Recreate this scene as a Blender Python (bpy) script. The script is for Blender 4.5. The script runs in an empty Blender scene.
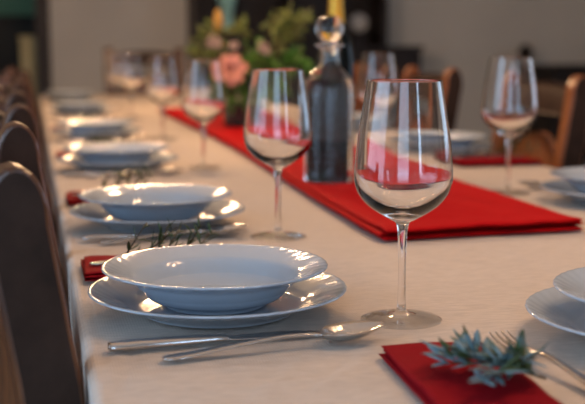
import bpy, bmesh, math, random
from mathutils import Vector, Matrix, noise
random.seed(7)
S = bpy.context.scene
C = S.collection
PI = math.pi
ZT = 0.76                      # height of the table top

# ------------------------------------------------------------------ camera
cd = bpy.data.cameras.new('camera'); cam = bpy.data.objects.new('camera', cd); C.objects.link(cam)
cam.location = (0, 0, ZT + 0.277)
cam.rotation_euler = (PI/2 - math.atan(157/1105), 0, -math.radians(13.2))
cd.sensor_width = 36; cd.lens = 68; cd.clip_start = 0.02; cd.clip_end = 60
cd.dof.use_dof = True; cd.dof.focus_distance = 1.16; cd.dof.aperture_fstop = 4.6
S.camera = cam

# ------------------------------------------------------------------ light and exposure
w = bpy.data.worlds.new('world'); S.world = w; w.use_nodes = True
w.node_tree.nodes['Background'].inputs[0].default_value = (0.55, 0.7, 1, 1)
w.node_tree.nodes['Background'].inputs[1].default_value = 0.02
S.view_settings.view_transform = 'Standard'; S.view_settings.look = 'None'
S.view_settings.exposure = 0.07; S.view_settings.gamma = 1
S.cycles.max_bounces = 14; S.cycles.transmission_bounces = 12; S.cycles.glossy_bounces = 6
S.cycles.diffuse_bounces = 4; S.cycles.sample_clamp_indirect = 20
S.cycles.use_denoising = True

def area(name, loc, target, sx, sy, power, col):
    l = bpy.data.lights.new(name, 'AREA'); l.shape = 'RECTANGLE'; l.size = sx; l.size_y = sy
    l.energy = power; l.color = col
    o = bpy.data.objects.new(name, l); C.objects.link(o); o.location = loc
    o.rotation_euler = (Vector(target) - Vector(loc)).to_track_quat('-Z', 'Y').to_euler()
    return o
COOL = (0.50, 0.72, 1.0)
WARM = (1.0, 0.60, 0.32)
# daylight through the tall windows of the rear and side walls
area('daylight_rear_window', (-0.85, -2.10, 1.40), (-0.85, 0, 1.40), 1.7, 2.1, 21, COOL)
area('daylight_right_rear_window', (1.55, -2.10, 1.55), (1.55, 0, 1.55), 0.34, 1.5, 10, COOL)
area('daylight_left_window', (-2.10, 0.9, 1.40), (0, 0.9, 1.40), 2.2, 2.1, 25, COOL)
area('daylight_right_window', (5.50, 3.0, 1.55), (0, 3.0, 1.55), 2.4, 1.5, 11, COOL)
LAMPS = [(0.92, 1.10), (0.45, 3.0), (0.40, 4.9)]
LAMP_Z = ZT + 1.12
LAMP_W = [6.1, 9.0, 12.0]

# ------------------------------------------------------------------ materials
def nt(name):
    m = bpy.data.materials.new(name); m.use_nodes = True
    n = m.node_tree.nodes; b = n['Principled BSDF']
    return m, n, m.node_tree.links, b
def simple(name, col, rough=0.5, metal=0, spec=0.5, coat=0, var=0.0, scale=8, bump=0, bscale=60, sheen=0):
    m, n, l, b = nt(name)
    b.inputs['Roughness'].default_value = rough; b.inputs['Metallic'].default_value = metal
    b.inputs['Specular IOR Level'].default_value = spec; b.inputs['Coat Weight'].default_value = coat
    b.inputs['Coat Roughness'].default_value = 0.12
    if sheen: b.inputs['Sheen Weight'].default_value = sheen
    tc = n.new('ShaderNodeTexCoord')
    if var:
        t = n.new('ShaderNodeTexNoise'); t.inputs['Scale'].default_value = scale; t.inputs['Detail'].default_value = 5
        l.new(tc.outputs['Object'], t.inputs['Vector'])
        r = n.new('ShaderNodeValToRGB'); r.color_ramp.elements[0].position = 0.3; r.color_ramp.elements[1].position = 0.7
        r.color_ramp.elements[0].color = (*[c*(1-var) for c in col], 1)
        r.color_ramp.elements[1].color = (*[min(1, c*(1+var)) for c in col], 1)
        l.new(t.outputs['Fac'], r.inputs[0]); l.new(r.outputs[0], b.inputs['Base Color'])
    else:
        b.inputs['Base Color'].default_value = (*col, 1)
    if bump:
        t2 = n.new('ShaderNodeTexNoise'); t2.inputs['Scale'].default_value = bscale; t2.inputs['Detail'].default_value = 6
        l.new(tc.outputs['Object'], t2.inputs['Vector'])
        bp = n.new('ShaderNodeBump'); bp.inputs['Strength'].default_value = bump; bp.inputs['Distance'].default_value = 0.002
        l.new(t2.outputs['Fac'], bp.inputs['Height']); l.new(bp.outputs[0], b.inputs['Normal'])
    return m
def woven(name, col, scale=900, strength=0.25, var=0.08, rough=0.85, crease=0.0, sheen=0.1, spec=0.2):
    m, n, l, b = nt(name)
    b.inputs['Roughness'].default_value = rough; b.inputs['Sheen Weight'].default_value = sheen
    b.inputs['Specular IOR Level'].default_value = spec
    tc = n.new('ShaderNodeTexCoord')
    waves = []
    for ax in ('X', 'Y'):
        wv = n.new('ShaderNodeTexWave'); wv.bands_direction = ax; wv.inputs['Scale'].default_value = scale/6.28
        wv.inputs['Distortion'].default_value = 1.5; wv.inputs['Detail'].default_value = 2
        l.new(tc.outputs['Object'], wv.inputs['Vector']); waves.append(wv)
    mx = n.new('ShaderNodeMath'); mx.operation = 'ADD'
    l.new(waves[0].outputs['Fac'], mx.inputs[0]); l.new(waves[1].outputs['Fac'], mx.inputs[1])
    bp = n.new('ShaderNodeBump'); bp.inputs['Strength'].default_value = strength; bp.inputs['Distance'].default_value = 0.0004
    l.new(mx.outputs[0], bp.inputs['Height'])
    t = n.new('ShaderNodeTexNoise'); t.inputs['Scale'].default_value = 14; t.inputs['Detail'].default_value = 7
    t.inputs['Roughness'].default_value = 0.65
    l.new(tc.outputs['Object'], t.inputs['Vector'])
    bp2 = n.new('ShaderNodeBump'); bp2.inputs['Strength'].default_value = crease; bp2.inputs['Distance'].default_value = 0.004
    l.new(t.outputs['Fac'], bp2.inputs['Height']); l.new(bp.outputs[0], bp2.inputs['Normal'])
    l.new(bp2.outputs[0], b.inputs['Normal'])
    t3 = n.new('ShaderNodeTexNoise'); t3.inputs['Scale'].default_value = 60; t3.inputs['Detail'].default_value = 6
    mp = n.new('ShaderNodeMapping'); mp.inputs['Scale'].default_value = (1, 6, 1)
    l.new(tc.outputs['Object'], mp.inputs[0]); l.new(mp.outputs[0], t3.inputs['Vector'])
    r = n.new('ShaderNodeValToRGB'); r.color_ramp.elements[0].position = 0.3; r.color_ramp.elements[1].position = 0.7
    r.color_ramp.elements[0].color = (*[c*(1-var) for c in col], 1); r.color_ramp.elements[1].color = (*[min(1, c*(1+var)) for c in col], 1)
    l.new(t3.outputs['Fac'], r.inputs[0]); l.new(r.outputs[0], b.inputs['Base Color'])
    return m
def wood(name, a, b_, rough=0.3, coat=0.4, scale=(1, 1, 0.12)):
    m, n, l, b = nt(name)
    tc = n.new('ShaderNodeTexCoord'); mp = n.new('ShaderNodeMapping'); mp.inputs['Scale'].default_value = scale
    t = n.new('ShaderNodeTexNoise'); t.inputs['Scale'].default_value = 45; t.inputs['Detail'].default_value = 8; t.inputs['Distortion'].default_value = 0.8
    l.new(tc.outputs['Object'], mp.inputs[0]); l.new(mp.outputs[0], t.inputs['Vector'])
    r = n.new('ShaderNodeValToRGB'); r.color_ramp.elements[0].position = 0.35; r.color_ramp.elements[1].position = 0.68
    r.color_ramp.elements[0].color = (*a, 1); r.color_ramp.elements[1].color = (*b_, 1)
    l.new(t.outputs['Fac'], r.inputs[0]); l.new(r.outputs[0], b.inputs['Base Color'])
    b.inputs['Roughness'].default_value = rough; b.inputs['Coat Weight'].default_value = coat; b.inputs['Coat Roughness'].default_value = 0.2
    return m
def glass(name, col=(1, 1, 1), ior=1.5, rough=0.0):
    m, n, l, b = nt(name)
    b.inputs['Base Color'].default_value = (*col, 1); b.inputs['Transmission Weight'].default_value = 1
    b.inputs['Roughness'].default_value = rough; b.inputs['IOR'].default_value = ior
    return m
M = {}
M['cloth'] = woven('cream_linen', (0.56, 0.48, 0.41), 700, 0.45, 0.11, crease=0.75)
M['runner'] = woven('red_cotton', (0.44, 0.004, 0.007), 1100, 0.2, 0.10, rough=0.8, crease=0.3, sheen=0.0, spec=0.06)
M['napkin'] = woven('deep_red_cotton', (0.25, 0.004, 0.010), 1100, 0.2, 0.10, rough=0.8, crease=0.4, sheen=0.0, spec=0.06)
M['china'] = simple('glazed_porcelain', (0.43, 0.50, 0.58), 0.10, spec=0.6, coat=0.0)
M['steel'] = simple('polished_steel', (0.62, 0.61, 0.60), 0.13, metal=1, bump=0.05, bscale=200)
M['glass'] = glass('clear_glass', ior=1.5)
def thin_glass(name):
    m, n, l, b = nt(name); n.remove(b)
    t = n.new('ShaderNodeBsdfTransparent'); g = n.new('ShaderNodeBsdfGlossy'); g.inputs['Roughness'].default_value = 0.02
    t.inputs[0].default_value = (.98, .985, .985, 1)
    lw = n.new('ShaderNodeLayerWeight'); lw.inputs['Blend'].default_value = .5
    p = n.new('ShaderNodeMath'); p.operation = 'POWER'; p.inputs[1].default_value = 3.6
    a = n.new('ShaderNodeMath'); a.operation = 'MULTIPLY_ADD'; a.inputs[1].default_value = .8; a.inputs[2].default_value = .06
    mx = n.new('ShaderNodeMixShader'); l.new(lw.outputs['Facing'], p.inputs[0]); l.new(p.outputs[0], a.inputs[0]); l.new(a.outputs[0], mx.inputs[0])
    l.new(t.outputs[0], mx.inputs[1]); l.new(g.outputs[0], mx.inputs[2]); l.new(mx.outputs[0], n['Material Output'].inputs[0]); return m
M['thin_glass'] = thin_glass('thin_clear_glass')
M['bottle_glass'] = glass('bottle_glass', (0.90, 0.95, 0.96), 1.38)
M['stopper_glass'] = glass('stopper_glass', (0.97, 0.98, 1), 1.33, 0.08)
M['water'] = glass('water', (0.97, 0.99, 1), 1.33)
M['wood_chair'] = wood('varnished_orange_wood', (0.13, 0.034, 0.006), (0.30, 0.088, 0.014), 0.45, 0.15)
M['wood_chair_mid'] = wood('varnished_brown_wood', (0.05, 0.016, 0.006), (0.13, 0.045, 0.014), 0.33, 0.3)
M['wood_chair_dark'] = wood('varnished_dark_wood', (0.022, 0.009, 0.006), (0.060, 0.024, 0.012), 0.45, 0.1)
M['leather'] = simple('black_leather', (0.036, 0.020, 0.014), 0.5, spec=0.14, var=0.3, scale=30, bump=0.15, bscale=250)
M['piping'] = simple('brown_leather_piping', (0.12, 0.05, 0.025), 0.35, coat=0.3)
M['wood_dark'] = wood('dark_stained_wood', (0.008, 0.004, 0.003), (0.020, 0.009, 0.006), 0.55, 0.0)
M['wood_table'] = wood('brown_table_wood', (0.06, 0.026, 0.012), (0.13, 0.06, 0.03), 0.45, 0.2)
M['plaster'] = simple('grey_beige_plaster', (0.72, 0.68, 0.60), 0.9, spec=0.2, var=0.10, scale=0.9, bump=0.2, bscale=20)
M['plaster_green'] = simple('teal_plaster', (0.13, 0.22, 0.17), 0.9, spec=0.2, var=0.1, scale=2)
M['ceiling'] = simple('white_ceiling_paint', (0.62, 0.60, 0.56), 0.9, spec=0.2, var=0.03, scale=1)
M['floor'] = wood('terracotta_brown_floor', (0.06, 0.03, 0.02), (0.12, 0.06, 0.035), 0.4, 0.1, (0.3, 1, 1))
M['olive_paint'] = simple('olive_paint', (0.62, 0.55, 0.30), 0.6, var=0.1, scale=3)
M['rosemary'] = simple('rosemary_green', (0.022, 0.060, 0.018), 0.5, var=0.4, scale=120)
m, n, l, b = nt('silvery_herb_leaves'); M['rosemary_dry'] = m
tc_ = n.new('ShaderNodeTexCoord'); tn_ = n.new('ShaderNodeTexNoise'); tn_.inputs['Scale'].default_value = 38
rp_ = n.new('ShaderNodeValToRGB'); rp_.color_ramp.elements[0].position = .42; rp_.color_ramp.elements[1].position = .56
rp_.color_ramp.elements[0].color = (.05, .085, .022, 1); rp_.color_ramp.elements[1].color = (.15, .25, .28, 1)
l.new(tc_.outputs['Object'], tn_.inputs['Vector']); l.new(tn_.outputs['Fac'], rp_.inputs[0]); l.new(rp_.outputs[0], b.inputs['Base Color']); b.inputs['Roughness'].default_value = .5
M['stem'] = simple('woody_stem', (0.07, 0.045, 0.02), 0.7, var=0.3, scale=60)
M['rose'] = simple('coral_petals', (0.50, 0.19, 0.14), 0.6, var=0.22, scale=40, sheen=0.3)
M['rose_pale'] = simple('pale_pink_petals', (0.30, 0.20, 0.17), 0.6, var=0.2, scale=40, sheen=0.3)
M['yellow'] = simple('yellow_orange_petals', (0.42, 0.22, 0.03), 0.55, var=0.15, scale=50)
M['leaf'] = simple('fresh_green_leaf', (0.07, 0.19, 0.015), 0.45, var=0.5, scale=25)
M['leaf_olive'] = simple('olive_green_leaf', (0.15, 0.18, 0.035), 0.5, var=0.4, scale=25)
M['dark_pot'] = simple('dark_glazed_pot', (0.02, 0.035, 0.03), 0.25, coat=0.4, var=0.3, scale=10)
M['black_glass'] = simple('black_green_glass', (0.004, 0.007, 0.008), 0.15, spec=0.15)
M['gold'] = simple('gold_foil', (0.62, 0.34, 0.05), 0.45, metal=0.85, bump=0.4, bscale=90)
M['teal'] = simple('teal_ceramic', (0.45, 0.85, 0.78), 0.25, coat=0.5, var=0.15, scale=8)
M['white_ceramic'] = simple('white_ceramic', (0.6, 0.6, 0.58), 0.25, coat=0.3)
M['iron'] = simple('black_iron', (0.03, 0.028, 0.025), 0.5, metal=0.7)
M['grey_paint'] = simple('grey_paint', (0.22, 0.24, 0.25), 0.6, var=0.08, scale=3)
m, n, l, b = nt('lit_bulb'); b.inputs['Emission Color'].default_value = (1, 0.72, 0.42, 1); b.inputs['Emission Strength'].default_value = 12
M['bulb'] = m
m, n, l, b = nt('window_daylight'); b.inputs['Base Color'].default_value = (0.6, 0.75, 0.9, 1)
b.inputs['Emission Color'].default_value = (0.55, 0.75, 1, 1); b.inputs['Emission Strength'].default_value = 1.5
M['sky_pane'] = m

# ------------------------------------------------------------------ helpers
def mesh_obj(name, verts, faces, mat, parent=None, smooth=True, loc=None):
    me = bpy.data.meshes.new(name); me.from_pydata([tuple(v) for v in verts], [], faces); me.update()
    if smooth: me.polygons.foreach_set('use_smooth', [True]*len(me.polygons))
    me.materials.append(M[mat] if isinstance(mat, str) else mat)
    o = bpy.data.objects.new(name, me); C.objects.link(o)
    if parent: o.parent = parent
    if loc: o.location = loc
    return o
def bm_obj(name, bm, mat, parent=None, smooth=True, loc=None, bevel=0):
    bmesh.ops.recalc_face_normals(bm, faces=bm.faces)
    me = bpy.data.meshes.new(name); bm.to_mesh(me); bm.free()
    if smooth: me.polygons.foreach_set('use_smooth', [True]*len(me.polygons))
    me.materials.append(M[mat]); o = bpy.data.objects.new(name, me); C.objects.link(o)
    if parent: o.parent = parent
    if loc: o.location = loc
    if bevel:
        mo = o.modifiers.new('bevel', 'BEVEL'); mo.width = bevel; mo.segments = 3; mo.limit_method = 'ANGLE'
        mo2 = o.modifiers.new('wn', 'WEIGHTED_NORMAL')
    return o
def tag(o, label, cat, group=None, kind=None):
    if label: o['label'] = label
    if cat: o['category'] = cat
    if group: o['group'] = group
    if kind: o['kind'] = kind
    return o
def empty(name, label, cat, loc=(0, 0, 0), rz=0, group=None):
    o = bpy.data.objects.new(name, None); C.objects.link(o); o.location = loc; o.rotation_euler = (0, 0, rz)
    o.empty_display_size = 0.05
    return tag(o, label, cat, group)
def copy_tree(o, loc, rz=0, label=None, group=None, scale=None):
    r = o.copy(); C.objects.link(r); r.location = loc; r.rotation_euler = (0, 0, rz)
    if label: r['label'] = label
    if group: r['group'] = group
    if scale: r.scale = (scale, scale, scale)
    for ch in [c for c in bpy.data.objects if c.parent == o]:
        c = ch.copy(); C.objects.link(c); c.parent = r
        for g in [q for q in bpy.data.objects if q.parent == ch]:
            d = g.copy(); C.objects.link(d); d.parent = c
    return r
def lathe(prof, seg=64, f=None):
    """revolve (r,z) points; r=0 makes a pole"""
    V, F = [], []; rings = []
    for r, z in prof:
        if r <= 1e-7:
            rings.append([len(V)]); V.append((0, 0, z))
        else:
            s = len(V); rings.append(list(range(s, s+seg)))
            for i in range(seg):
                a = 2*PI*i/seg; rr, zz = (r, z) if f is None else f(r, z, a)
                V.append((rr*math.cos(a), rr*math.sin(a), zz))
    for a, b in zip(rings[:-1], rings[1:]):
        if len(a) == 1 and len(b) == 1: continue
        for i in range(seg):
            j = (i+1) % seg
            if len(a) == 1: F.append((a[0], b[j], b[i]))
            elif len(b) == 1: F.append((a[i], a[j], b[0]))
            else: F.append((a[i], a[j], b[j], b[i]))
    return V, F
def smooth_prof(P, n=6):
    """Catmull-Rom through the profile points"""
    out = []
    for i in range(len(P)-1):
        p0 = P[max(i-1, 0)]; p1 = P[i]; p2 = P[i+1]; p3 = P[min(i+2, len(P)-1)]
        for k in range(n):
            t = k/n; t2 = t*t; t3 = t2*t
            out.append(tuple(0.5*((2*p1[q]) + (-p0[q]+p2[q])*t + (2*p0[q]-5*p1[q]+4*p2[q]-p3[q])*t2 + (-p0[q]+3*p1[q]-3*p2[q]+p3[q])*t3) for q in range(len(p1))))
    out.append(tuple(P[-1])); return out
def add_box(bm, x0, x1, y0, y1, z0, z1):
    vs = [bm.verts.new(p) for p in ((x0,y0,z0),(x1,y0,z0),(x1,y1,z0),(x0,y1,z0),(x0,y0,z1),(x1,y0,z1),(x1,y1,z1),(x0,y1,z1))]
    for q in ((0,3,2,1),(4,5,6,7),(0,1,5,4),(1,2,6,5),(2,3,7,6),(3,0,4,7)): bm.faces.new([vs[i] for i in q])
def box(name, dims, mat, parent=None, bevel=0.003, kind=None):
    bm = bmesh.new(); add_box(bm, *dims)
    o = bm_obj(name, bm, mat, parent, smooth=False, bevel=bevel)
    if kind: o['kind'] = kind
    return o
def tube_geo(pts, rads, seg=8, V=None, F=None):
    V = [] if V is None else V; F = [] if F is None else F
    pts = [Vector(p) for p in pts]
    if not hasattr(rads, '__len__'): rads = [rads]*len(pts)
    prev = None; rings = []
    for i, p in enumerate(pts):
        t = (pts[min(i+1, len(pts)-1)] - pts[max(i-1, 0)]).normalized()
        if prev is None:
            n_ = t.orthogonal().normalized()
        else:
            n_ = (prev - t*prev.dot(t)).normalized()
        prev = n_; b_ = t.cross(n_); s = len(V)
        for k in range(seg):
            a = 2*PI*k/seg; V.append(tuple(p + (n_*math.cos(a) + b_*math.sin(a))*rads[i]))
        rings.append(s)
    for a, b in zip(rings[:-1], rings[1:]):
        for k in range(seg):
            j = (k+1) % seg; F.append((a+k, a+j, b+j, b+k))
    F.append(tuple(rings[0]+k for k in reversed(range(seg)))); F.append(tuple(rings[-1]+k for k in range(seg)))
    return V, F
def sst(a, b, x):
    t = max(0, min(1, (x-a)/(b-a))); return t*t*(3-2*t)

# ------------------------------------------------------------------ the room
XL, XR, Y0, Y1, ZC = -2.2, 5.6, -2.2, 9.0, 2.8
box('floor', (XL-.1, XR+.1, Y0-.1, 12.1, -0.1, 0), 'floor', bevel=0, kind='structure')
box('ceiling', (XL-.1, XR+.1, Y0-.1, 12.1, ZC, ZC+.1), 'ceiling', bevel=0, kind='structure')
def wall_with_holes(name, axis, pos, a0, a1, holes, th=0.1, mat='plaster'):
    """wall in plane axis=pos; holes=[(u0,u1,z0,z1)] sorted along u"""
    bm = bmesh.new()
    def B(u0, u1, z0, z1):
        if axis == 'y': add_box(bm, u0, u1, pos, pos+th, z0, z1)
        else: add_box(bm, pos, pos+th, u0, u1, z0, z1)
    u = a0
    for h in holes:
        B(u, h[0], 0, ZC)
        if h[2] > 0: B(h[0], h[1], 0, h[2])
        B(h[0], h[1], h[3], ZC); u = h[1]
    B(u, a1, 0, ZC)
    o = bm_obj(name, bm, mat, smooth=False); o['kind'] = 'structure'; return o
wall_with_holes('wall_back', 'y', Y1, XL, XR, [(-0.95, 0.06, 0, 2.05)])
wall_with_holes('wall_rear', 'y', Y0-.1, XL, XR, [(-1.7, 0.0, .3, 2.5), (1.28, 1.83, .8, 2.3)])
wall_with_holes('wall_left', 'x', XL-.1, Y0, Y1, [(-.2, 2.0, .3, 2.5)])
wall_with_holes('wall_right', 'x', XR, Y0, Y1, [(1.8, 4.2, .8, 2.3)])
box('wall_far_room', (-2.6, 1.2, 11.9, 12.0, 0, ZC), 'plaster_green', bevel=0, kind='structure')
box('wall_far_room_left', (-2.7, -2.6, 9.1, 12.0, 0, ZC), 'plaster_green', bevel=0, kind='structure')
box('wall_far_room_right', (1.2, 1.3, 9.1, 12.0, 0, ZC), 'plaster_green', bevel=0, kind='structure')
bm = bmesh.new()
add_box(bm, 0.06, 0.15, 8.95, 9.0, 0, 2.14); add_box(bm, -1.04, -0.95, 8.95, 9.0, 0, 2.14); add_box(bm, -0.95, 0.06, 8.95, 9.0, 2.05, 2.14)
add_box(bm, 0.04, 0.06, 8.96, 9.1, 0, 2.05)
bm_obj('trim_1', bm, 'wood_dark', smooth=False)['kind'] = 'structure'
def window(i, axis, pos, u0, u1, z0=.8, z1=2.3):
    bm = bmesh.new(); f = .05; um = (u0+u1)/2
    for (a, b, c, d) in ((u0, u0+f, z0, z1), (u1-f, u1, z0, z1), (u0, u1, z0, z0+f), (u0, u1, z1-f, z1), (um-.02, um+.02, z0, z1), (u0, u1, z0+.95, z0+.99)):
        if axis == 'y': add_box(bm, a, b, pos, pos+.05, c, d)
        else: add_box(bm, pos, pos+.05, a, b, c, d)
    o = bm_obj('window_%d' % i, bm, 'wood_dark', smooth=False); o['kind'] = 'structure'
    bm = bmesh.new()
    if axis == 'y': add_box(bm, u0, u1, pos+.02, pos+.03, z0, z1)
    else: add_box(bm, pos+.02, pos+.03, u0, u1, z0, z1)
    bm_obj('pane', bm, 'sky_pane', o, smooth=False)
window(1, 'y', Y0-.08, -1.7, .0, .3, 2.5); window(2, 'y', Y0-.08, 1.28, 1.83)
window(3, 'x', XL-.08, -.2, 2.0, .3, 2.5); window(4, 'x', XR+.03, 1.8, 4.2)

# hanging lamps over the table, above the frame
def chandelier(x, y, power, label):
    o = empty('chandelier', label, 'lamp', (x, y, LAMP_Z), 0, 'iron chandeliers over the table')
    V, F = tube_geo([(0, 0, .12), (0, 0, ZC-LAMP_Z)], .006, 8); mesh_obj('rod', V, F, 'iron', o)
    V, F = lathe([(0, .10), (.03, .10), (.04, .13), (.03, .16), (0, .16)], 24); mesh_obj('hub', V, F, 'iron', o)
    for k in range(5):
        a = 2*PI*k/5 + .3; ca, sa = math.cos(a), math.sin(a)
        V, F = tube_geo([(.03*ca, .03*sa, .13), (.09*ca, .09*sa, .15), (.15*ca, .15*sa, .12), (.17*ca, .17*sa, .06)], .005, 8)
        arm = mesh_obj('arm', V, F, 'iron', o)
        V, F = lathe([(0, .045), (.008, .04), (.012, .02), (.013, .0), (.010, -.012), (0, -.016)], 20)
        mesh_obj('bulb', [(v[0]+.17*ca, v[1]+.17*sa, v[2]+.01) for v in V], F, 'bulb', arm)
        l = bpy.data.lights.new('bulb_light', 'POINT'); l.energy = power/5*4; l.color = WARM; l.shadow_soft_size = .026
        lo = bpy.data.objects.new('bulb_light', l); C.objects.link(lo); lo.location = (x+.17*ca, y+.17*sa, LAMP_Z-.06)
for i, (x, y) in enumerate(LAMPS):
    chandelier(x, y, LAMP_W[i], ['iron five-bulb chandelier above the near end of the table', 'iron five-bulb chandelier above the middle of the table', 'iron five-bulb chandelier above the far end of the table'][i])

# ------------------------------------------------------------------ table and cloth
TX0, TX1, TY0, TY1 = 0.038, 1.165, 0.58, 6.35
tb = empty('dining_table', 'long brown wooden dining table under the cream cloth', 'table', (0, 0, 0))
box('tabletop', (TX0+.012, TX1-.012, TY0+.012, TY1-.012, ZT-.050, ZT-.009), 'wood_table', tb, .003)
for x in (TX0+.13, TX1-.13):
    for y in (TY0+.12, 3.4, TY1-.12):
        bm = bmesh.new(); add_box(bm, x-.035, x+.035, y-.035, y+.035, 0, ZT-.045)
        bm_obj('leg', bm, 'wood_table', tb, smooth=False, bevel=.004)
bm = bmesh.new(); add_box(bm, TX0+.1, TX1-.1, TY0+.1, TY1-.1, ZT-.12, ZT-.045)
bm_obj('apron', bm, 'wood_table', tb, smooth=False, bevel=.002)

CREASES = [((0.359, 1.276), (0.603, 1.353), 0.0026), ((0.090, 0.919), (0.215, 0.927), 0.0016), ((0.107, 0.851), (0.240, 0.884), 0.0018), ((0.198, 0.817), (0.294, 0.942), 0.0013), ((0.407, 1.122), (0.542, 1.310), 0.0010), ((0.498, 1.141), (0.668, 1.241), 0.0018), ((0.073, 1.030), (0.044, 0.853), 0.0010), ((0.157, 0.816), (0.230, 0.950), 0.0010), ((0.456, 2.907), (0.326, 1.770), 0.0010), ((0.382, 0.995), (0.522, 1.115), 0.0013)]
def cloth_h(x, y):
    h = 0.0011*noise.noise(Vector((x*7, y*5, 0))) + 0.0006*noise.noise(Vector((x*22, y*15, 3)))
    for (a, b), (c, d), amp in CREASES:
        ux, uy = c-a, d-b; L = math.hypot(ux, uy); ux /= L; uy /= L
        s = (x-a)*ux + (y-b)*uy; t = -(x-a)*uy + (y-b)*ux + .006*noise.noise(Vector((s*12, a*9, 1)))
        if -.02 < s < L+.02 and abs(t) < .04:
            e = sst(-.02, L*.3, s)*(1-sst(L*.7, L+.02, s)); h += amp*e*(math.exp(-(t/.007)**2) - .8*math.exp(-((t-.013)/.007)**2))
    return .0026*math.tanh(h/.0026) - .0030
def build_cloth():
    R = .012; drop = .155
    prof = []   # (offset from edge inward, z, is_drop) around one side
    xs = []
    nx = 190
    inner = [TX0+R + (TX1-TX0-2*R)*i/nx for i in range(nx+1)]
    left = [('d', k) for k in range(12, 0, -1)] + [('c', k) for k in range(5, 0, -1)]
    ys = []; y = TY0
    while y < TY1:
        ys.append(y); y += .0065 if y < 2.0 else (.02 if y < 3.5 else .06)
    ys.append(TY1)
    V, F = [], []
    nrow = None
    for y in ys:
        row = []
        def side(sgn, edge):
            out = []
            for k in range(12, 0, -1):
                q = k/12; zz = -R - q*drop
                wv = (.004 + .003*q)*noise.noise(Vector((y*5, 0 if sgn < 0 else 9, q*.6))) + .004*math.sin(y*17+sgn)*q*q
                out.append((edge + sgn*(wv*.6 - .001 + .0*q), y, ZT+zz))
            for k in range(5, 0, -1):
                a = k/6*PI/2
                out.append((edge - sgn*(R - R*math.sin(a)), y, ZT - R + R*math.cos(a) - .002))
            return out
        row = side(-1, TX0) + [(x, y, ZT + cloth_h(x, y)) for x in inner] + list(reversed(side(1, TX1)))
        nrow = len(row); V += row
    for j in range(len(ys)-1):
        for i in range(nrow-1):
            a = j*nrow + i; F.append((a, a+1, a+nrow+1, a+nrow))
    o = mesh_obj('tablecloth', V, F, 'cloth')
    # end drops
    V2, F2 = [], []
    return o
tcl = build_cloth()
# hanging ends of the same cloth
def end_drop(y, sgn):
    V, F = [], []; nx = 60
    for k in range(10):
        q = k/9
        for i in range(nx+1):
            x = TX0 - .0005 + (TX1-TX0+.001)*i/nx; cn = sst(0, .02, min(x-TX0+.0005, TX1+.0005-x)); zt = .0012 + .011*(1-cn)
            V.append((x, y + sgn*(.012*math.sin(min(1, q*4)*PI/2) + .004*math.sin(x*21)*q)*cn, ZT - zt - ((0.1682-zt)*q)))
    for k in range(9):
        for i in range(nx): a = k*(nx+1)+i; F.append((a, a+1, a+nx+2, a+nx+1))
    return mesh_obj('cloth_end', V, F, 'cloth', tcl)
end_drop(TY0, -1); end_drop(TY1, 1)
tag(tcl, 'cream linen tablecloth covering the long dining table', 'tablecloth')
ZS = ZT + .0002     # where things rest

# red runner: several folded layers lying along the middle
def build_runner():
    V, F = [], []
    def ctr(y): # left and right edge in x
        l_ = .478 + .045*sst(1.45, 3.2, y) - .01*sst(3.2, 4.7, y); return l_, l_ + .325 - .02*sst(1.5, 3, y)
    layers = [(0.0, .0054, 0.0, 0.0), (.0057, .0050, .007, .004), (.0110, .0054, -.004, -.003)]
    for li, (z0, th, dy, dx) in enumerate(layers):
        nx, ny = 60, 150; base = len(V)
        # closed cross-section rows: bottom, rounded ends, top
        rows = []
        for j in range(ny+1):
            t = j/ny; y = 1.476 + dy + (4.66-1.476-2*dy)*(t**1.5)
            ring = []
            l_, r_ = ctr(y); l_ -= dx; r_ += dx
            e = min(1, math.sqrt(max(0, 1-(1-min(1, (y-1.476-dy)/.003))**2))) if j < 4 else 1
            e = max(.05, e) if j < ny else .05
            up = []; dn = []
            for i in range(nx+1):
                u = i/nx; x = l_ + (r_-l_)*u
                yy = y + .022*u*(1-sst(1.5, 2.6, y)) + .004*noise.noise(Vector((x*14, li*3.1, 0)))*(1-sst(1.48, 1.7, y))
                ee = e*math.sqrt(max(0.02, 1-max(0, 1-min(u, 1-u)*(r_-l_)/.003)**2))
                wob = .0016*noise.noise(Vector((x*9, yy*6, li*.2))) + .0012*noise.noise(Vector((x*24, yy*20, li*2.)))
                puff = .0022*math.exp(-((yy-1.50)/.025)**2)*li*.5*(1+noise.noise(Vector((x*10, 5+li, 0))))
                zc = z0 + th/2 + puff*1.0 + (wob + .001)*(.4+.4*li)
                up.append((x, yy, ZS + zc + th/2*ee)); dn.append((x, yy, ZS + max(0.0001, zc - th/2*ee)))
            ring = up + dn[::-1]; rows.append(ring); V += ring
        n_ = len(rows[0])
        for j in range(ny):
            for k in range(n_):
                k2 = (k+1) % n_; a = base + j*n_
                F.append((a+k, a+k2, a+n_+k2, a+n_+k))
        F.append(tuple(base+k for k in range(n_))); F.append(tuple(base+ny*n_+k for k in reversed(range(n_))))
    o = mesh_obj('table_runner', V, F, 'runner')
    tag(o, 'folded bright red cloth runner lying along the middle of the table', 'table runner')
build_runner()

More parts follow.
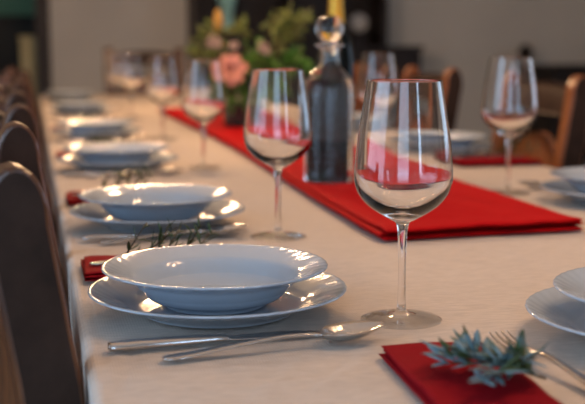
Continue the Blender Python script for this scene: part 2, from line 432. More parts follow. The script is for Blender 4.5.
# ------------------------------------------------------------------ crockery
def flute(r0, amp, k, R, sc=.0006):
    def f(r, z, a):
        s = sst(r0, R*.97, r); ph = k*(a + 5.5*(r-r0))
        return r + s*sc*math.cos(k*a + 5.5*k*(R-r0))*(1 if r > R*.985 else .0), z + s*amp*math.cos(ph)
    return f
DP = smooth_prof([(.0, .003), (.060, .003), (.070, .0028), (.073, .0002), (.079, .0002), (.083, .0035), (.095, .0090), (.115, .0170), (.130, .0222), (.1346, .0240), (.1350, .0250), (.1342, .0261), (.131, .0257), (.122, .0222), (.108, .0165), (.098, .0122), (.091, .0085), (.083, .0064), (.060, .0058), (0, .0056)], 4)
SPF = smooth_prof([(.0, .002), (.044, .0022), (.0475, .0), (.053, .0), (.056, .004), (.070, .0115), (.082, .0225), (.090, .0300), (.103, .0355), (.1150, .0395), (.1176, .0405), (.1180, .0415), (.1172, .0426), (.114, .0424), (.104, .0390), (.094, .0350), (.0865, .0312), (.081, .0245), (.073, .0125), (.063, .0070), (.035, .0055), (0, .0052)], 4)
def make_plate(name, P, r0, R, label, cat, group):
    V, F = lathe(P, 360, flute(r0, .00011, 45, R, .00022))
    o = mesh_obj(name, V, F, 'china'); tag(o, label, cat, group); return o
dinner0 = make_plate('dinner_plate', DP, .094, .135, '', 'plate', 'white dinner plates'); soup0 = make_plate('soup_plate', SPF, .090, .118, '', 'plate', 'white soup plates')

# ------------------------------------------------------------------ wine glass
def make_glass():
    g = empty('wine_glass', '', 'wine glass', (0, 0, 0), 0, 'stemmed wine glasses')
    outer = [(.0058, .096), (.0075, .1005), (.0145, .1045), (.0255, .1110), (.0368, .1195), (.0450, .1300), (.0487, .1405), (.0494, .1490), (.0482, .1670), (.0455, .1900), (.0420, .2120), (.0385, .2330), (.0369, .2420)]
    o = smooth_prof(outer, 6)
    inner = smooth_prof([(.0361, .2420), (.0377, .2330), (.0412, .2120), (.0447, .1900), (.0472, .1670), (.0482, .1505), (.0472, .1418), (.0429, .1323), (.0342, .1232), (.0228, .1160), (.0110, .1110), (.0, .1093)], 6)
    rim = [(.0367, .2425), (.0365, .2427), (.0363, .2425)]
    V, F = lathe(o + rim + inner, 96); mesh_obj('bowl', V, F, 'glass', g)
    st = smooth_prof([(.0090, .0062), (.0062, .0090), (.0046, .0140), (.0040, .0250), (.0038, .0480), (.0040, .0700), (.0046, .0860), (.0052, .0930), (.0058, .0960)], 6)
    V, F = lathe(st, 40); mesh_obj('stem', V, F, 'glass', g)
    ft = [(0, .0012), (.020, .0010), (.036, .0004), (.0400, .0000), (.0412, .0006), (.0414, .0012), (.0408, .0019), (.036, .0024), (.026, .0031), (.017, .0040), (.012, .0050), (.0090, .0062)]
    V, F = lathe(ft, 80); mesh_obj('foot', V, F, 'thin_glass', g)
    return g
glass0 = make_glass()

# ------------------------------------------------------------------ cutlery
def strip(secs, nv=9, name='x', close=True):
    """secs: (x, y_centre, half_width, z, dish, thickness); returns a closed solid"""
    V, F = [], []; n_ = 2*nv
    for (x, yc, hw, z, dish, th) in secs:
        top = []; bot = []
        for k in range(nv):
            v = -1 + 2*k/(nv-1); e = math.sqrt(max(0, 1 - v**4))
            zz = z + dish*(v*v) ; top.append((x, yc+hw*v, zz + th/2*(.25+.75*e))); bot.append((x, yc+hw*v, zz - th/2*(.25+.75*e)))
        V += top + bot[::-1]
    for j in range(len(secs)-1):
        for k in range(n_):
            k2 = (k+1) % n_; a = j*n_; F.append((a+k, a+k2, a+n_+k2, a+n_+k))
    F.append(tuple(range(n_))); b0 = (len(secs)-1)*n_; F.append(tuple(b0+k for k in reversed(range(n_))))
    return V, F
def make_spoon():   # along +X, handle end at 0, bowl tip at .235
    h = smooth_prof([(.0, 0, .0035, .0020, 0, .002), (.004, 0, .0072, .0019, 0, .0026), (.015, 0, .0088, .0022, 0, .0028), (.040, 0, .0074, .0040, 0, .0028), (.080, 0, .0050, .0075, 0, .0030), (.115, 0, .0036, .0098, 0, .0034), (.140, 0, .0031, .0100, 0, .0036), (.157, 0, .0034, .0092, 0, .0034), (.163, 0, .0050, .0085, .0004, .0030)], 5)
    V, F = strip(h); s = mesh_obj('table_spoon', V, F, 'steel')
    L = .072; secs = []
    for i in range(25):
        t = i/24; x = .163 + L*t
        hw = .0205*(math.sin(PI*min(1, (t**.82))))**.62 if 0 < t < 1 else 0
        hw = max(hw, .0048*(1-t) + .0006)
        d = .0105*math.sin(PI*t**.8)**.8 if 0 < t < 1 else 0
        z = .0085 + .0015*t + .0035*t*t - d*.8
        secs.append((x, 0, hw, max(z, .0012), d + .0004*(1-t), .0014+.001*(1-t)))
    V, F = strip(secs, 15); mesh_obj('spoon_bowl', V, F, 'steel', s)
    s.scale = (.93, 1, 1); return tag(s, '', 'spoon', 'steel table spoons')
def make_knife():
    h = smooth_prof([(.0, 0, .0050, .0040, 0, .0045), (.004, 0, .0082, .0042, 0, .0070), (.03, 0, .0090, .0045, 0, .0078), (.07, 0, .0078, .0042, 0, .0068), (.100, 0, .0062, .0038, 0, .0060), (.112, 0, .0066, .0036, 0, .0044)], 5)
    V, F = strip(h); k = mesh_obj('table_knife', V, F, 'steel')
    b_ = smooth_prof([(.112, 0, .0066, .0034, 0, .0034), (.12, .0004, .0085, .0028, 0, .0016), (.15, .001, .0098, .0022, 0, .0013), (.18, .001, .0096, .0018, 0, .0012), (.198, -.0008, .0074, .0016, 0, .0011), (.208, -.004, .0035, .0015, 0, .0010), (.211, -.0062, .0008, .0015, 0, .0008)], 5)
    V, F = strip(b_); mesh_obj('blade', V, F, 'steel', k)
    return tag(k, '', 'knife', 'steel table knives')
def make_fork():    # handle end at 0, tine tips at .205
    h = smooth_prof([(.0, 0, .0035, .0020, 0, .002), (.004, 0, .0070, .0019, 0, .0026), (.015, 0, .0084, .0022, 0, .0028), (.040, 0, .0070, .0050, 0, .0028), (.080, 0, .0046, .0080, 0, .0030), (.110, 0, .0034, .0104, 0, .0034), (.128, 0, .0034, .0100, 0, .0032), (.138, 0, .0058, .0082, .0003, .0026), (.148, 0, .0108, .0060, .0008, .0022), (.157, 0, .0125, .0042, .001, .0020)], 5)
    V, F = strip(h); f = mesh_obj('table_fork', V, F, 'steel')
    for q in (-1.5, -.5, .5, 1.5):
        yc = q*.0064
        t_ = smooth_prof([(.155, yc*.98, .0028, .0048, 0, .0020), (.165, yc, .0019, .0036, 0, .0019), (.180, yc, .0017, .0040, 0, .0018), (.195, yc*.98, .0014, .0068, 0, .0016), (.205, yc*.96, .0006, .0100, 0, .0009)], 4)
        V, F = strip(t_, 7); mesh_obj('tine', V, F, 'steel', f)
    return tag(f, '', 'fork', 'steel table forks')
spoon0, knife0, fork0 = make_spoon(), make_knife(), make_fork()

# ------------------------------------------------------------------ napkin and herb sprigs
def make_napkin(seed, sx, sy, name='napkin', layers=3, th=.0028):
    V, F = [], []; rnd = random.Random(seed)
    for li in range(layers):
        nx, ny = 26, 26; base = len(V); z0 = li*(th+.0003)
        ins = .003*li*rnd.uniform(-.4, 1); rot = rnd.uniform(-.035, .035)
        cr, sr = math.cos(rot), math.sin(rot)
        for j in range(ny+1):
            row_t, row_b = [], []
            for i in range(nx+1):
                def co(u): return -1 + 2*u if abs(-1+2*u) < .9 else math.copysign(.9 + (abs(-1+2*u)-.9), -1+2*u)
                u = co(i/nx); v = co(j/ny)
                x = u*(sx/2-ins); y = v*(sy/2-ins)
                ed = min(1-abs(u), 1-abs(v)); e = math.sqrt(max(0.03, 1-max(0, 1-ed/.035)**2))
                wob = .0016*noise.noise(Vector((x*22+seed, y*22, li*.3))) + .003*max(0, abs(u)-.8)*noise.noise(Vector((seed, y*15, li)))*5*.3
                zc = z0 + th/2 + (wob + .0008)*(li+.4)*.7
                X, Y = x*cr-y*sr, x*sr+y*cr
                row_t.append((X, Y, zc + th/2*e)); row_b.append((X, Y, max(.00005, zc - th/2*e)))
            V += row_t + row_b[::-1]
        n_ = 2*(nx+1)
        for j in range(ny):
            for k in range(n_):
                k2 = (k+1) % n_; a = base+j*n_; F.append((a+k, a+k2, a+n_+k2, a+n_+k))
        F.append(tuple(base+k for k in range(n_))); F.append(tuple(base+ny*n_+k for k in reversed(range(n_))))
    o = mesh_obj(name, V, F, 'napkin'); return o
def leaf_geo(V, F, p, d, n_, L, W, curl=.15):
    """a slim folded leaf with thickness: diamond cross-section"""
    d = d.normalized(); s = d.cross(n_).normalized(); u = s.cross(d); b = len(V); K = 5
    for i in range(K+1):
        t = i/K; wd = W*(math.sin(PI*(t*.88+.10)))**.7; c = p + d*(L*t) + u*(-curl*L*t*t)
        V += [tuple(c - s*wd), tuple(c + u*wd*.35), tuple(c + s*wd), tuple(c - u*wd*.35)]
    for i in range(K):
        for k in range(4):
            a = b+i*4; k2 = (k+1) % 4; F.append((a+k, a+k2, a+4+k2, a+4+k))
    F.append((b, b+1, b+2, b+3)); F.append((b+K*4+3, b+K*4+2, b+K*4+1, b+K*4))
def make_sprig(seed, L, leafL, leafW, mat, label, pairs=22, twigs=4, up=.5, floor_z=.001):
    rnd = random.Random(seed); stems = []; SV, SF, LV, LF = [], [], [], []
    main = [Vector((L*t - L/2, .012*math.sin(t*3+seed), .006 + .004*math.sin(t*PI))) for t in [i/10 for i in range(11)]]
    stems.append((main, pairs))
    for k in range(twigs):
        i = int(1 + (k+.5)*8/twigs); p = main[i]; a = rnd.uniform(-.9, .9); el = rnd.uniform(.25, 1.0)*up
        d = Vector((math.cos(a), math.sin(a)*rnd.choice((-1, 1)), el)).normalized(); l2 = L*rnd.uniform(.22, .38)
        stems.append(([p + d*(l2*t) + Vector((0, 0, .0)) for t in (0, .25, .5, .75, 1)], int(pairs*.45)))
    for pts, pr in stems:
        tube_geo(pts, [.0013 - .0007*i/(len(pts)-1) for i in range(len(pts))], 6, SV, SF)
        for q in range(pr):
            t = (q+.5)/pr; f = t*(len(pts)-1); i = int(f); i = min(i, len(pts)-2)
            p = pts[i].lerp(pts[i+1], f-i); ax = (pts[i+1]-pts[i]).normalized()
            for s_ in range(2):
                ang = q*1.9 + s_*PI + rnd.uniform(-.4, .4); n1 = ax.orthogonal().normalized(); n2 = ax.cross(n1)
                side = n1*math.cos(ang) + n2*math.sin(ang)
                if p.z + side.z*leafL < floor_z: side.z = abs(side.z)*.3
                d = (ax*rnd.uniform(.5, 1.1) + side).normalized()
                ll = leafL*rnd.uniform(.7, 1.15)*(1 - .45*t)
                leaf_geo(LV, LF, p, d, Vector((0, 0, 1)) if abs(d.z) < .95 else Vector((1, 0, 0)), ll, leafW*rnd.uniform(.8, 1.2), rnd.uniform(-.15, .25))
    LV = [(x, y, max(z, 0.0006)) for x, y, z in LV]
    o = mesh_obj('rosemary_sprig', LV, LF, mat); mesh_obj('stem', SV, SF, 'stem', o)
    return tag(o, label, 'herb sprig', 'rosemary sprigs on the napkins')
nap0 = tag(make_napkin(3, .115, .21), '', 'napkin', 'folded red napkins')
NAPT = 3*.0031 + .001
sprig0 = make_sprig(5, .14, .030, .0020, 'rosemary', '', 8, 6, 1.9)

# ------------------------------------------------------------------ place settings
left_pos = [1.127, 1.700, 2.505, 3.345, 4.46, 5.60]
ordl = ['nearest', 'second', 'third', 'fourth', 'fifth', 'farthest']
cx = .184
def place(proto, used, loc, rz, label):
    if not used.get(proto.name):
        used[proto.name] = 1; proto.location = loc; proto.rotation_euler = (0, 0, rz); proto['label'] = label; return proto
    return copy_tree(proto, loc, rz, label)
U = {}
desc = ['beside the nearest chairs, in sharp focus', 'second from the front in the left row', 'third from the front in the left row', 'fourth from the front in the left row', 'fifth from the front in the left row', 'last and farthest in the left row']
for i, y in enumerate(left_pos):
    D = desc[i]
    place(dinner0, U, (cx, y, ZS), i*.37, 'lower white dinner plate, ' + D)
    place(soup0, U, (cx-.003, y, ZS+.0072), i*.9+.2, 'upper white soup plate, ' + D)
    if i < 5:
        place(knife0, U, (.060+.003*(i > 0), y-(.135 if i == 0 else .127)+.006*(i == 1), ZS), .09, 'steel table knife in front of the plates, ' + D)
        sp = place(spoon0, U, (.105-(.018 if i == 1 else 0), y-(.176 if i == 0 else .168)+(.02 if i == 1 else 0), ZS), .15, 'steel table spoon beside the wine glass, ' + D)
    dyn = [.227, .30, .30, .30][i] if i < 4 else 0
    if i < 4:
        place(nap0, U, (.158, y+dyn, ZS), PI/2 + .0, 'folded red napkin tucked behind the plates, ' + D)
        place(fork0, U, (.062, y+dyn-.005, ZS+NAPT), .05, 'steel fork lying on the red napkin, ' + D)
        place(sprig0, U, (.158, y+dyn+.0, ZS+NAPT+.004), .12+i*.3, 'green rosemary sprig on the red napkin, ' + D)
nap_l = [o for o in bpy.data.objects if o.name.startswith('napkin')]

# head-of-table setting, near right
HX, HY = .580, .925
copy_tree(dinner0, (HX+.006, HY-.004, ZS), .3, 'lower white dinner plate of the near right setting, cut by the picture edge')
copy_tree(soup0, (HX+.012, HY-.012, ZS+.0072), .8, 'upper white soup plate of the near right setting, cut by the picture edge')
nh = tag(make_napkin(11, .098, .24), 'dark red folded napkin in the near right corner under a silvery sprig', 'napkin', 'folded red napkins')
nh.location = (.338, .800, ZS); nh.rotation_euler = (0, 0, -.06)
sh = make_sprig(21, .085, .040, .0036, 'rosemary_dry', 'grey-green sprig with broad leaves on the near right napkin, out of focus', 6, 9, .7)
sh.location = (.352, .800, ZS+NAPT+.001); sh.rotation_euler = (0, 0, 2.7)
tw = make_sprig(33, .075, .038, .0036, 'rosemary_dry', None, 5, 6, .5)
for k in ('group', 'category'): del tw[k]
tw.name = 'twig'; tw.parent = sh; tw.location = (-.010, .006, .002); tw.rotation_euler = (0, 0, 1.45)
copy_tree(fork0, (.436, .737, ZS), PI/2+.08, 'steel fork with tines up beside the near right plate')

# right-hand row (diners face the left)
rdesc = ['right row, nearest, at the right edge of the picture', 'right row, seen behind the near wine glass', 'right row, seen between the bottle and the near wine glass']
for i, y in enumerate([1.775, 2.66, 3.5]):
    X = 1.012
    copy_tree(dinner0, (X, y, ZS), 1+i, 'lower dinner plate, ' + rdesc[i])
    copy_tree(soup0, (X, y, ZS+.0072), 2+i, 'upper white soup plate, ' + rdesc[i])
    if i < 2: copy_tree(spoon0, (1.13, y+.20, ZS), PI+.02, 'steel spoon beyond the plates, ' + rdesc[i])
    if i == 1:
        copy_tree(nap0, (1.055, y-.235, ZS), -PI/2, 'red napkin before the plates, ' + rdesc[i])
        copy_tree(fork0, (1.14, y-.215, ZS+NAPT), PI-.05, 'steel fork on the red napkin, ' + rdesc[i])
        copy_tree(sprig0, (1.10, y-.235, ZS+NAPT+.004), -.4, 'green rosemary sprig on the red napkin, ' + rdesc[i])

# wine glasses
gd = [((.358, 1.042), 'large clear wine glass in sharp focus, front right of the nearest plates'),
      ((.342, 1.550), 'clear wine glass beyond the nearest stacked plates, in front of the bottle and flowers'),
      ((.375, 2.480), 'clear wine glass in front of the pink rose, left row'),
      ((.375, 3.280), 'blurred wine glass left of the flower arrangement'),
      ((.370, 4.30), 'blurred wine glass in the far left cluster, in front of the grey wall'),
      ((.372, 4.95), 'small blurred wine glass at the left of the far cluster'),
      ((.868, 1.923), 'clear wine glass at the right before the grey wall, orange chair behind'),
      ((.868, 2.74), 'blurred wine glass between the dark bottle and the nearest wine glass')]
for (x, y), lab in gd:
    g_ = place(glass0, U, (x, y, ZS), random.uniform(0, 6), lab)
    if x > .8: g_.scale = (1.05, 1.05, 1.05)

# ------------------------------------------------------------------ bottles
def make_decanter():
    d = empty('glass_bottle', 'clear glass water bottle with ball stopper standing on the red runner', 'bottle', (.548, 2.03, ZS+.0190)); d.scale = (1, 1, .93)
    out = [(0, .003), (.030, .003), (.042, .0), (.0465, .002), (.0478, .008)]
    z = .016
    while z < .168:
        out += [(.0478, z), (.0476, z+.004), (.0478, z+.008)]; z += .0135
    out += [(.0478, .178), (.0462, .195), (.040, .212), (.030, .224), (.0215, .234), (.0185, .245), (.0180, .262), (.0205, .268), (.0215, .271)]
    o = smooth_prof(out, 3)
    inn = smooth_prof([(.0160, .272), (.0145, .262), (.0148, .246), (.0180, .236), (.0265, .224), (.0340, .213), (.0370, .209)], 4)
    V, F = lathe(o + inn, 64); mesh_obj('bottle_body', V, F, 'bottle_glass', d)
    V, F = lathe([(.0370, .209), (.030, .2085), (.015, .2083), (0, .2083)], 64); mesh_obj('water', V, F, 'bottle_glass', d)
    st = smooth_prof([(0, .258), (.0115, .258), (.0138, .272), (.0160, .2735), (.0260, .2745), (.0265, .2785), (.0150, .281), (.0135, .286), (.020, .292), (.0255, .303), (.0262, .314), (.022, .327), (.012, .335), (0, .337)], 5)
    V, F = lathe(st, 48); mesh_obj('stopper', V, F, 'stopper_glass', d)
make_decanter()
def make_wine_bottle():
    b_ = empty('wine_bottle', 'dark wine bottle with gold foil neck behind the clear bottle', 'bottle', (.590, 2.140, ZS+.0190))
    P = smooth_prof([(0, .006), (.025, .004), (.033, .0), (.0362, .003), (.0370, .010), (.0370, .21), (.0360, .235), (.031, .262), (.0225, .288), (.0170, .308), (.0150, .325), (.0145, .345)], 5)
    V, F = lathe(P, 56); mesh_obj('bottle_body', V, F, 'black_glass', b_)
    P = smooth_prof([(.0205, .292), (.0175, .309), (.0152, .335), (.0150, .362), (.0168, .366), (.0168, .376), (.0155, .380), (.0155, .392), (.0140, .3955), (0, .396)], 3)
    P[0] = (.0200, .293)
    V, F = lathe(P, 40); mesh_obj('foil_cap', V, F, 'gold', b_)
    V, F = lathe([(.0373, .07), (.0375, .072), (.0375, .165), (.0373, .167)], 56)
    mesh_obj('paper_label', V, F, 'wood_dark', b_)
make_wine_bottle()

# ------------------------------------------------------------------ flowers
FX, FY = .645, 3.50; FZ = ZS + .0190
fa = empty('flower_arrangement', 'low dark pot of mixed garden flowers and foliage on the runner', 'flowers', (FX, FY, FZ))
V, F = lathe(smooth_prof([(0, .002), (.040, .0), (.048, .005), (.053, .03), (.058, .055), (.061, .064), (.058, .066), (.052, .058), (.03, .055), (0, .055)], 4), 40)
mesh_obj('pot', V, F, 'dark_pot', fa)
rnd = random.Random(4)
def foliage(name, centers, mat, nl, L, W, parent):
    LV, LF, SV, SF = [], [], [], []
    for (x, y, z, r) in centers:
        top = Vector((x, y, z)); base = Vector((x*.15, y*.15, .05)); mid = base.lerp(top, .5) + Vector((0, 0, .03))
        pts = [base, base.lerp(mid, .5), mid, mid.lerp(top, .5), top]; tube_geo(pts, .0018, 6, SV, SF)
        for k in range(nl):
            d = Vector((rnd.gauss(0, 1), rnd.gauss(0, 1), rnd.gauss(.3, .8))).normalized()
            p = top + d*r*rnd.uniform(.1, .7)
            leaf_geo(LV, LF, p, d + Vector((0, 0, rnd.uniform(-.3, .5))), Vector((rnd.gauss(0, 1), rnd.gauss(0, 1), 1)).normalized(), L*rnd.uniform(.6, 1.2), W*rnd.uniform(.7, 1.2), .3)
    o = mesh_obj(name, LV, LF, mat, parent); mesh_obj('stalks', SV, SF, 'stem', o); return o
foliage('green_leaves', [(.02, -.02, .17, .05), (-.04, -.03, .15, .05), (.09, 0, .20, .05), (.16, .0, .17, .06), (.05, .03, .22, .05), (.12, -.03, .12, .05), (-.02, .05, .12, .06), (.19, .0, .21, .035), (-.05, -.05, .09, .045), (.03, -.06, .085, .045), (.08, -.04, .09, .05)], 'leaf', 22, .045, .011, fa)
foliage('olive_leaves', [(-.11, 0, .26, .045), (-.075, .02, .30, .04), (-.12, -.01, .22, .04), (.02, .02, .31, .022), (.14, .0, .27, .045), (.155, 0, .31, .035), (.175, .02, .345, .035), (.12, .0, .335, .03), (.17, 0, .30, .04), (-.06, 0, .22, .05), (.215, 0, .33, .03)], 'leaf_olive', 15, .040, .008, fa)
def rose(loc, R, mat, name, parent, seed=0, sq=1.0):
    """layered cupped petals"""
    V, F = [], []; rr = random.Random(seed)
    for ring, (cnt, tilt, sc) in enumerate([(3, .12, .45), (4, .35, .62), (5, .62, .80), (6, .95, .95), (7, 1.25, 1.0)]):
        for k in range(cnt):
            a = 2*PI*k/cnt + ring*.7 + rr.uniform(-.2, .2); n_ = 7; b0 = len(V); T = tilt + rr.uniform(-.1, .1)
            for side in (0, 1):
                for i in range(n_):
                    for j in range(n_):
                        u = -1 + 2*i/(n_-1); v = j/(n_-1)
                        wdt = sc*R*.62*math.sin(PI*(.12+.76*v))**.6*u
                        h = sc*R*1.15*v; bend = T*(v**1.2)
                        rad = R*.12 + h*math.sin(bend) + (.04*R*u*u); zz = h*math.cos(bend*.9) - R*.35
                        ang = a + wdt/(rad + R*.30)
                        rad2 = rad + side*R*.02 + .03*R*math.sin(5*u+ring)*v
                        V.append((rad2*math.cos(ang), rad2*math.sin(ang), zz*sq + .02*R*math.sin(4*u+k)*v))
            for side in (0, 1):
                for i in range(n_-1):
                    for j in range(n_-1):
                        q = b0 + side*n_*n_ + i*n_ + j; F.append((q, q+1, q+n_+1, q+n_) if side else (q, q+n_, q+n_+1, q+1))
    o = mesh_obj(name, V, F, mat, parent); o.location = loc; return o
r1 = rose((-.040, -.08, .180), .043, 'rose', 'rose', fa, 1); r1.rotation_euler = (1.15, 0, -.25); r1['label'] = 'large coral pink rose'
r2 = rose((-.085, -.03, .265), .021, 'rose_pale', 'flower_head', fa, 2); r2.rotation_euler = (1.0, 0, .2)
r3 = rose((.075, -.03, .245), .020, 'rose_pale', 'flower_head', fa, 3); r3.rotation_euler = (1.0, 0, .4)
r4 = rose((-.02, -.02, .255), .014, 'rose_pale', 'flower_head', fa, 4); r4.rotation_euler = (.8, 0, -.3)
V, F = [], []
tube_geo([(-.02, 0, .09), (-.05, 0, .2), (-.066, 0, .30)], .002, 6, V, F); mesh_obj('bud_stalk', V, F, 'stem', fa)
V, F = lathe(smooth_prof([(0, 0), (.010, .006), (.019, .022), (.021, .042), (.017, .064), (.009, .080), (0, .086)], 4), 24, lambda r, z, a: (r*(1+.10*math.cos(5*a+z*30)), z))
o = mesh_obj('yellow_bud', V, F, 'yellow', fa); o.scale = (.7, .7, .85); o.location = (-.066, 0, .298); o['label'] = 'upright yellow-orange bud'

# ------------------------------------------------------------------ chairs
def make_chair(wood_m='wood_chair'):
    """faces +X; origin on the floor under the middle of the seat's back edge"""
    c = empty('dining_chair', '', 'chair', (0, 0, 0), 0, 'dark leather dining chairs')
    # side profile of the back post (front line x, z) from floor to top
    front = [(-.040, 0), (-.010, .22), (.010, .46), (.024, .60), (.034, .68), (.033, .73), (.022, .80), (.008, .885)]
    W = .056
    def post(y0, y1):
        fr = smooth_prof(front, 4); outline = [(x, z) for x, z in fr]
        xt, zt = fr[-1]; cxp, czp = xt - W/2, zt + .030
        for k in range(1, 12):
            a = k/12*PI; outline.append((cxp + W/2*math.cos(a), zt + .004 + .048*math.sin(a)))
        outline += [(x-W, z) for x, z in reversed(fr)]
        V = [(x, y0, z) for x, z in outline] + [(x, y1, z) for x, z in outline]; n_ = len(outline)
        F = [tuple(range(n_)), tuple(n_+k for k in reversed(range(n_)))] + [(k, k+n_, (k+1) % n_+n_, (k+1) % n_) for k in range(n_)]
        o = mesh_obj('back_post', V, F, wood_m, c, smooth=False)
        mo = o.modifiers.new('bevel', 'BEVEL'); mo.width = .005; mo.segments = 3; mo.limit_method = 'ANGLE'; mo.angle_limit = .9
        # leather inlay on the outer side, standing a little proud
        s = -1 if y0 < 0 else 1; yo = y0 if s < 0 else y1
        inl = []
        fz = [p for p in fr if p[1] > .50]; ii = .0050
        inl = [(x-ii, z) for x, z in fz] + [(cxp + (W/2-ii)*math.cos(k/12*PI), zt + .004 + (.048-ii)*math.sin(k/12*PI)) for k in range(1, 12)] + [(x-W+ii, z) for x, z in reversed(fz)]
        m_ = len(inl); V = [(x, yo - s*.001, z) for x, z in inl] + [(x, yo + s*.0022, z) for x, z in inl]
        F = [tuple(range(m_)), tuple(m_+k for k in reversed(range(m_)))] + [(k, k+m_, (k+1) % m_+m_, (k+1) % m_) for k in range(m_)]
        li = mesh_obj('side_inlay', V, F, 'leather', o, smooth=False)
        return o
    post(-.215, -.170); post(.170, .215)
    def curved(name, z0, z1, th, mat, arch=0, off=0):
        V, F = [], []; n_ = 16; m_ = 6
        fr = smooth_prof(front, 4)
        def fx(z):
            for (xa, za), (xb, zb) in zip(fr[:-1], fr[1:]):
                if za <= z <= zb: return xa + (xb-xa)*(z-za)/(zb-za)
            return fr[-1][0] - (z-fr[-1][1])*.12
        for s_ in (0, 1):
            for i in range(n_+1):
                u = i/n_; y = -.172 + .344*u; dz = arch*math.sin(PI*u)
                for j in range(m_+1):
                    v = j/m_; z = z0 + (z1+dz-z0)*v
                    bow = -.014*math.sin(PI*u); e = math.sin(PI*(.08+.84*v))**.4
                    x = fx(z) - .025 + off + bow + (th/2 if s_ else -th/2)*e
                    V.append((x, y, z))
        A = (n_+1)*(m_+1)
        for i in range(n_):
            for j in range(m_):
                a = i*(m_+1)+j; F.append((a, a+m_+1, a+m_+2, a+1)); F.append((A+a, A+a+1, A+a+m_+2, A+a+m_+1))
        for i in range(n_):
            for j in (0, m_):
                a = i*(m_+1)+j; b = a+m_+1; F.append((a, A+a, A+b, b) if j else (a, b, A+b, A+a))
        return mesh_obj(name, V, F, mat, c)
    curved('crest_rail', .835, .905, .030, 'leather', .012)
    curved('back_splat', .53, .715, .026, wood_m, .075)
    # seat
    bm = bmesh.new(); add_box(bm, .005, .44, -.215, .215, .41, .455); bm_obj('seat_frame', bm, wood_m, c, smooth=False, bevel=.006)
    bm = bmesh.new(); add_box(bm, .025, .435, -.205, .205, .455, .490)
    s = bm_obj('seat_cushion', bm, 'leather', c, smooth=True, bevel=.014)
    for y in (-.19, .19):
        V, F = tube_geo([(.415, y, .42), (.420, y, .2), (.425, y, 0)], [.022, .019, .015], 12); mesh_obj('leg', V, F, wood_m, c)
    for y in (-.19, .19):
        V, F = tube_geo([(.0-.03, y, .22), (.42, y, .22)], .009, 8); mesh_obj('stretcher', V, F, wood_m, c)
    return c
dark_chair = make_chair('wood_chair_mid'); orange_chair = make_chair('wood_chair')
cl = [(1.160, 'dark wooden chair with leather inlay at the left, nearest to the camera'), (1.690, 'dark chair second from the front in the left row'),
      (2.145, 'dark chair third from the front in the left row'), (2.72, 'dark chair fourth from the front in the left row'),
      (3.45, 'dark chair fifth from the front in the left row'), (4.1, 'dark chair sixth from the front in the left row, small and blurred'), (4.95, 'dark chair farthest in the left row, mostly a blurred top')]
U2 = {}
for i, (y, lab) in enumerate(cl):
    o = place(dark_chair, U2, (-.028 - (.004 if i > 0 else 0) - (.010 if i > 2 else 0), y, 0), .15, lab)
cr = [(2.66, 'orange wooden chair with leather inlay at the right edge of the picture'), (3.50, 'orange wooden chair behind the right row, beside the near wine glass'), (4.12, 'orange wooden chair seen above the rim of the near wine glass')]
for y, lab in cr:
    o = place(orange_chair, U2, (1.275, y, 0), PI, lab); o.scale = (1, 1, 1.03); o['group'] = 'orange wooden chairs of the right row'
copy_tree(dark_chair, (.66, 6.72, 0), -PI/2, 'dark wooden chair at the far head of the table, blurred', 'chairs away from the rows', scale=1.09)

# ------------------------------------------------------------------ furniture along the far wall
h = empty('hutch', 'tall dark wooden hutch with open shelves against the far wall', 'cabinet', (0, 0, 0))
hx0, hx1, hy0, hy1 = 1.235, 2.80, 8.50, 8.98
box('base_cabinet', (hx0, 3.04, hy0-.05, hy1, .06, 1.0), 'wood_dark', h, .006)
box('counter', (hx0-.02, 3.06, hy0-.07, hy1, 1.0, 1.03), 'wood_dark', h, .004)
box('plinth', (hx0+.03, 3.0, hy0, hy1, 0, .06), 'wood_dark', h, .002)
for k in range(3):
    x0 = hx0+.03 + k*.60; d_ = box('door', (x0, x0+.57, hy0-.07, hy0-.05, .10, .95), 'wood_dark', h, .004)
    V, F = lathe([(0, .0), (.008, .0), (.008, .01), (.014, .018), (.010, .026), (0, .028)], 16)
    mesh_obj('knob', [(x0+.52+v[0], hy0-.07-v[2], .55+v[1]) for v in V], F, 'iron', d_)
bx = [('side_panel', (hx0, hx0+.04, hy0+.08, hy1, 1.03, 2.3)), ('side_panel', (hx1-.04, hx1, hy0+.08, hy1, 1.03, 2.3)), ('back_panel', (hx0+.04, hx1-.04, hy1-.03, hy1, 1.03, 2.3)),
      ('shelf', (hx0+.04, hx1-.04, hy0+.1, hy1-.03, 1.62, 1.645)), ('shelf', (hx0+.04, hx1-.04, hy0+.1, hy1-.03, 1.95, 1.975)), ('cornice', (hx0-.03, hx1+.03, hy0+.04, hy1, 2.3, 2.38)),
      ('divider', (1.98, 2.02, hy0+.1, hy1-.03, 1.03, 2.3))]
for nme, d_ in bx: box(nme, d_, 'wood_dark', h, .003)
V, F = lathe(smooth_prof([(0, .003), (.045, 0), (.052, .01), (.040, .05), (.050, .14), (.075, .25), (.092, .38), (.098, .46), (.094, .46), (.086, .38), (.068, .25), (.04, .14), (0, .10)], 4), 40)
o = mesh_obj('vase', V, F, 'teal', loc=(1.505, 8.66, 1.1615)); tag(o, 'flared teal vase standing in the dark hutch', 'vase')
V, F = lathe(smooth_prof([(0, .0), (.05, .0), (.06, .01), (.11, .022), (.112, .026), (.06, .018), (0, .012)], 3), 40)
V = [(x*.62, y*.62, z) for x, y, z in V]
o = mesh_obj('display_plate', V, F, 'white_ceramic', loc=(2.64, 8.87, 1.215)); o.rotation_euler = (PI/2-.15, 0, 0)
tag(o, 'small white round dish propped up in the dark hutch', 'plate')
o = box('wooden_box', (1.40, 1.61, 8.57, 8.76, 1.031, 1.160), 'wood_dark', None, .004); tag(o, 'dark wooden box under the teal vase in the hutch', 'box')
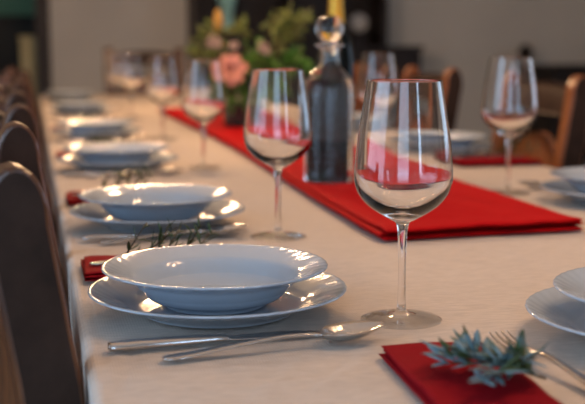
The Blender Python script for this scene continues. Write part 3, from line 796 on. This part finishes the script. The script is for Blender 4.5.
o = box('dish_stand', (2.58, 2.70, 8.78, 8.92, 1.031, 1.140), 'wood_dark', None, .004); tag(o, 'small dark wooden stand under the white dish in the hutch', 'stand')

sb = empty('sideboard', 'low dark sideboard with grey drawer band against the far wall at right', 'cabinet', (0, 0, 0))
box('carcass', (4.22, 5.45, 8.5, 8.98, .08, .84), 'wood_dark', sb, .005); box('sideboard_top', (4.19, 5.48, 8.46, 8.98, .84, .87), 'wood_dark', sb, .004)
for k in range(3): box('drawer', (4.25+k*.40, 4.25+k*.40+.38, 8.475, 8.5, .55, .64), 'grey_paint', sb, .003)
for x in (4.26, 5.41):
    for y in (8.54, 8.94): box('leg', (x-.03, x+.03, y-.03, y+.03, 0, .08), 'wood_dark', sb, .002)
# slim dark stand left of the sideboard
cs = empty('candle_stand', 'slim dark wooden stand with round finial by the grey far wall', 'stand', (4.08, 8.75, 0))
V, F = lathe(smooth_prof([(0, .0), (.14, .0), (.14, .02), (.04, .04), (.022, .10), (.020, .50), (.035, .55), (.020, .60), (.02, .85), (.04, .89), (.03, .92), (0, .92)], 3), 32); mesh_obj('post', V, F, 'wood_dark', cs)
V, F = lathe(smooth_prof([(0, .915), (.045, .93), (.062, .975), (.045, 1.02), (.012, 1.04), (0, 1.045)], 4), 32); mesh_obj('finial', V, F, 'wood_dark', cs)

# next room through the doorway
cb = empty('bookcase', 'dark bookcase in the next room seen through the doorway', 'cabinet', (0, 0, 0))
box('carcass', (-2.2, .6, 11.5, 11.88, 0, 1.30), 'wood_dark', cb, .004); box('bookcase_top', (-2.22, .62, 11.46, 11.88, 1.30, 1.33), 'wood_dark', cb, .003)
for x in (-1.5, -.8, -.1): box('stile', (x-.02, x+.02, 11.48, 11.5, 0, 1.3), 'wood_dark', cb, .002)
pc = empty('painted_cupboard', 'narrow olive-yellow cupboard just inside the doorway', 'cupboard', (0, 0, 0))
box('body', (-.085, .055, 9.35, 9.75, .05, 1.09), 'olive_paint', pc, .006); box('cupboard_top', (-.095, .06, 9.33, 9.77, 1.09, 1.11), 'olive_paint', pc, .003)
box('base', (-.075, .045, 9.37, 9.73, 0, .05), 'wood_dark', pc, .002)
area('next_room_light', (-.6, 10.4, 2.6), (-.6, 11.6, 1.2), .5, .5, 5, (.8, 1, .85))
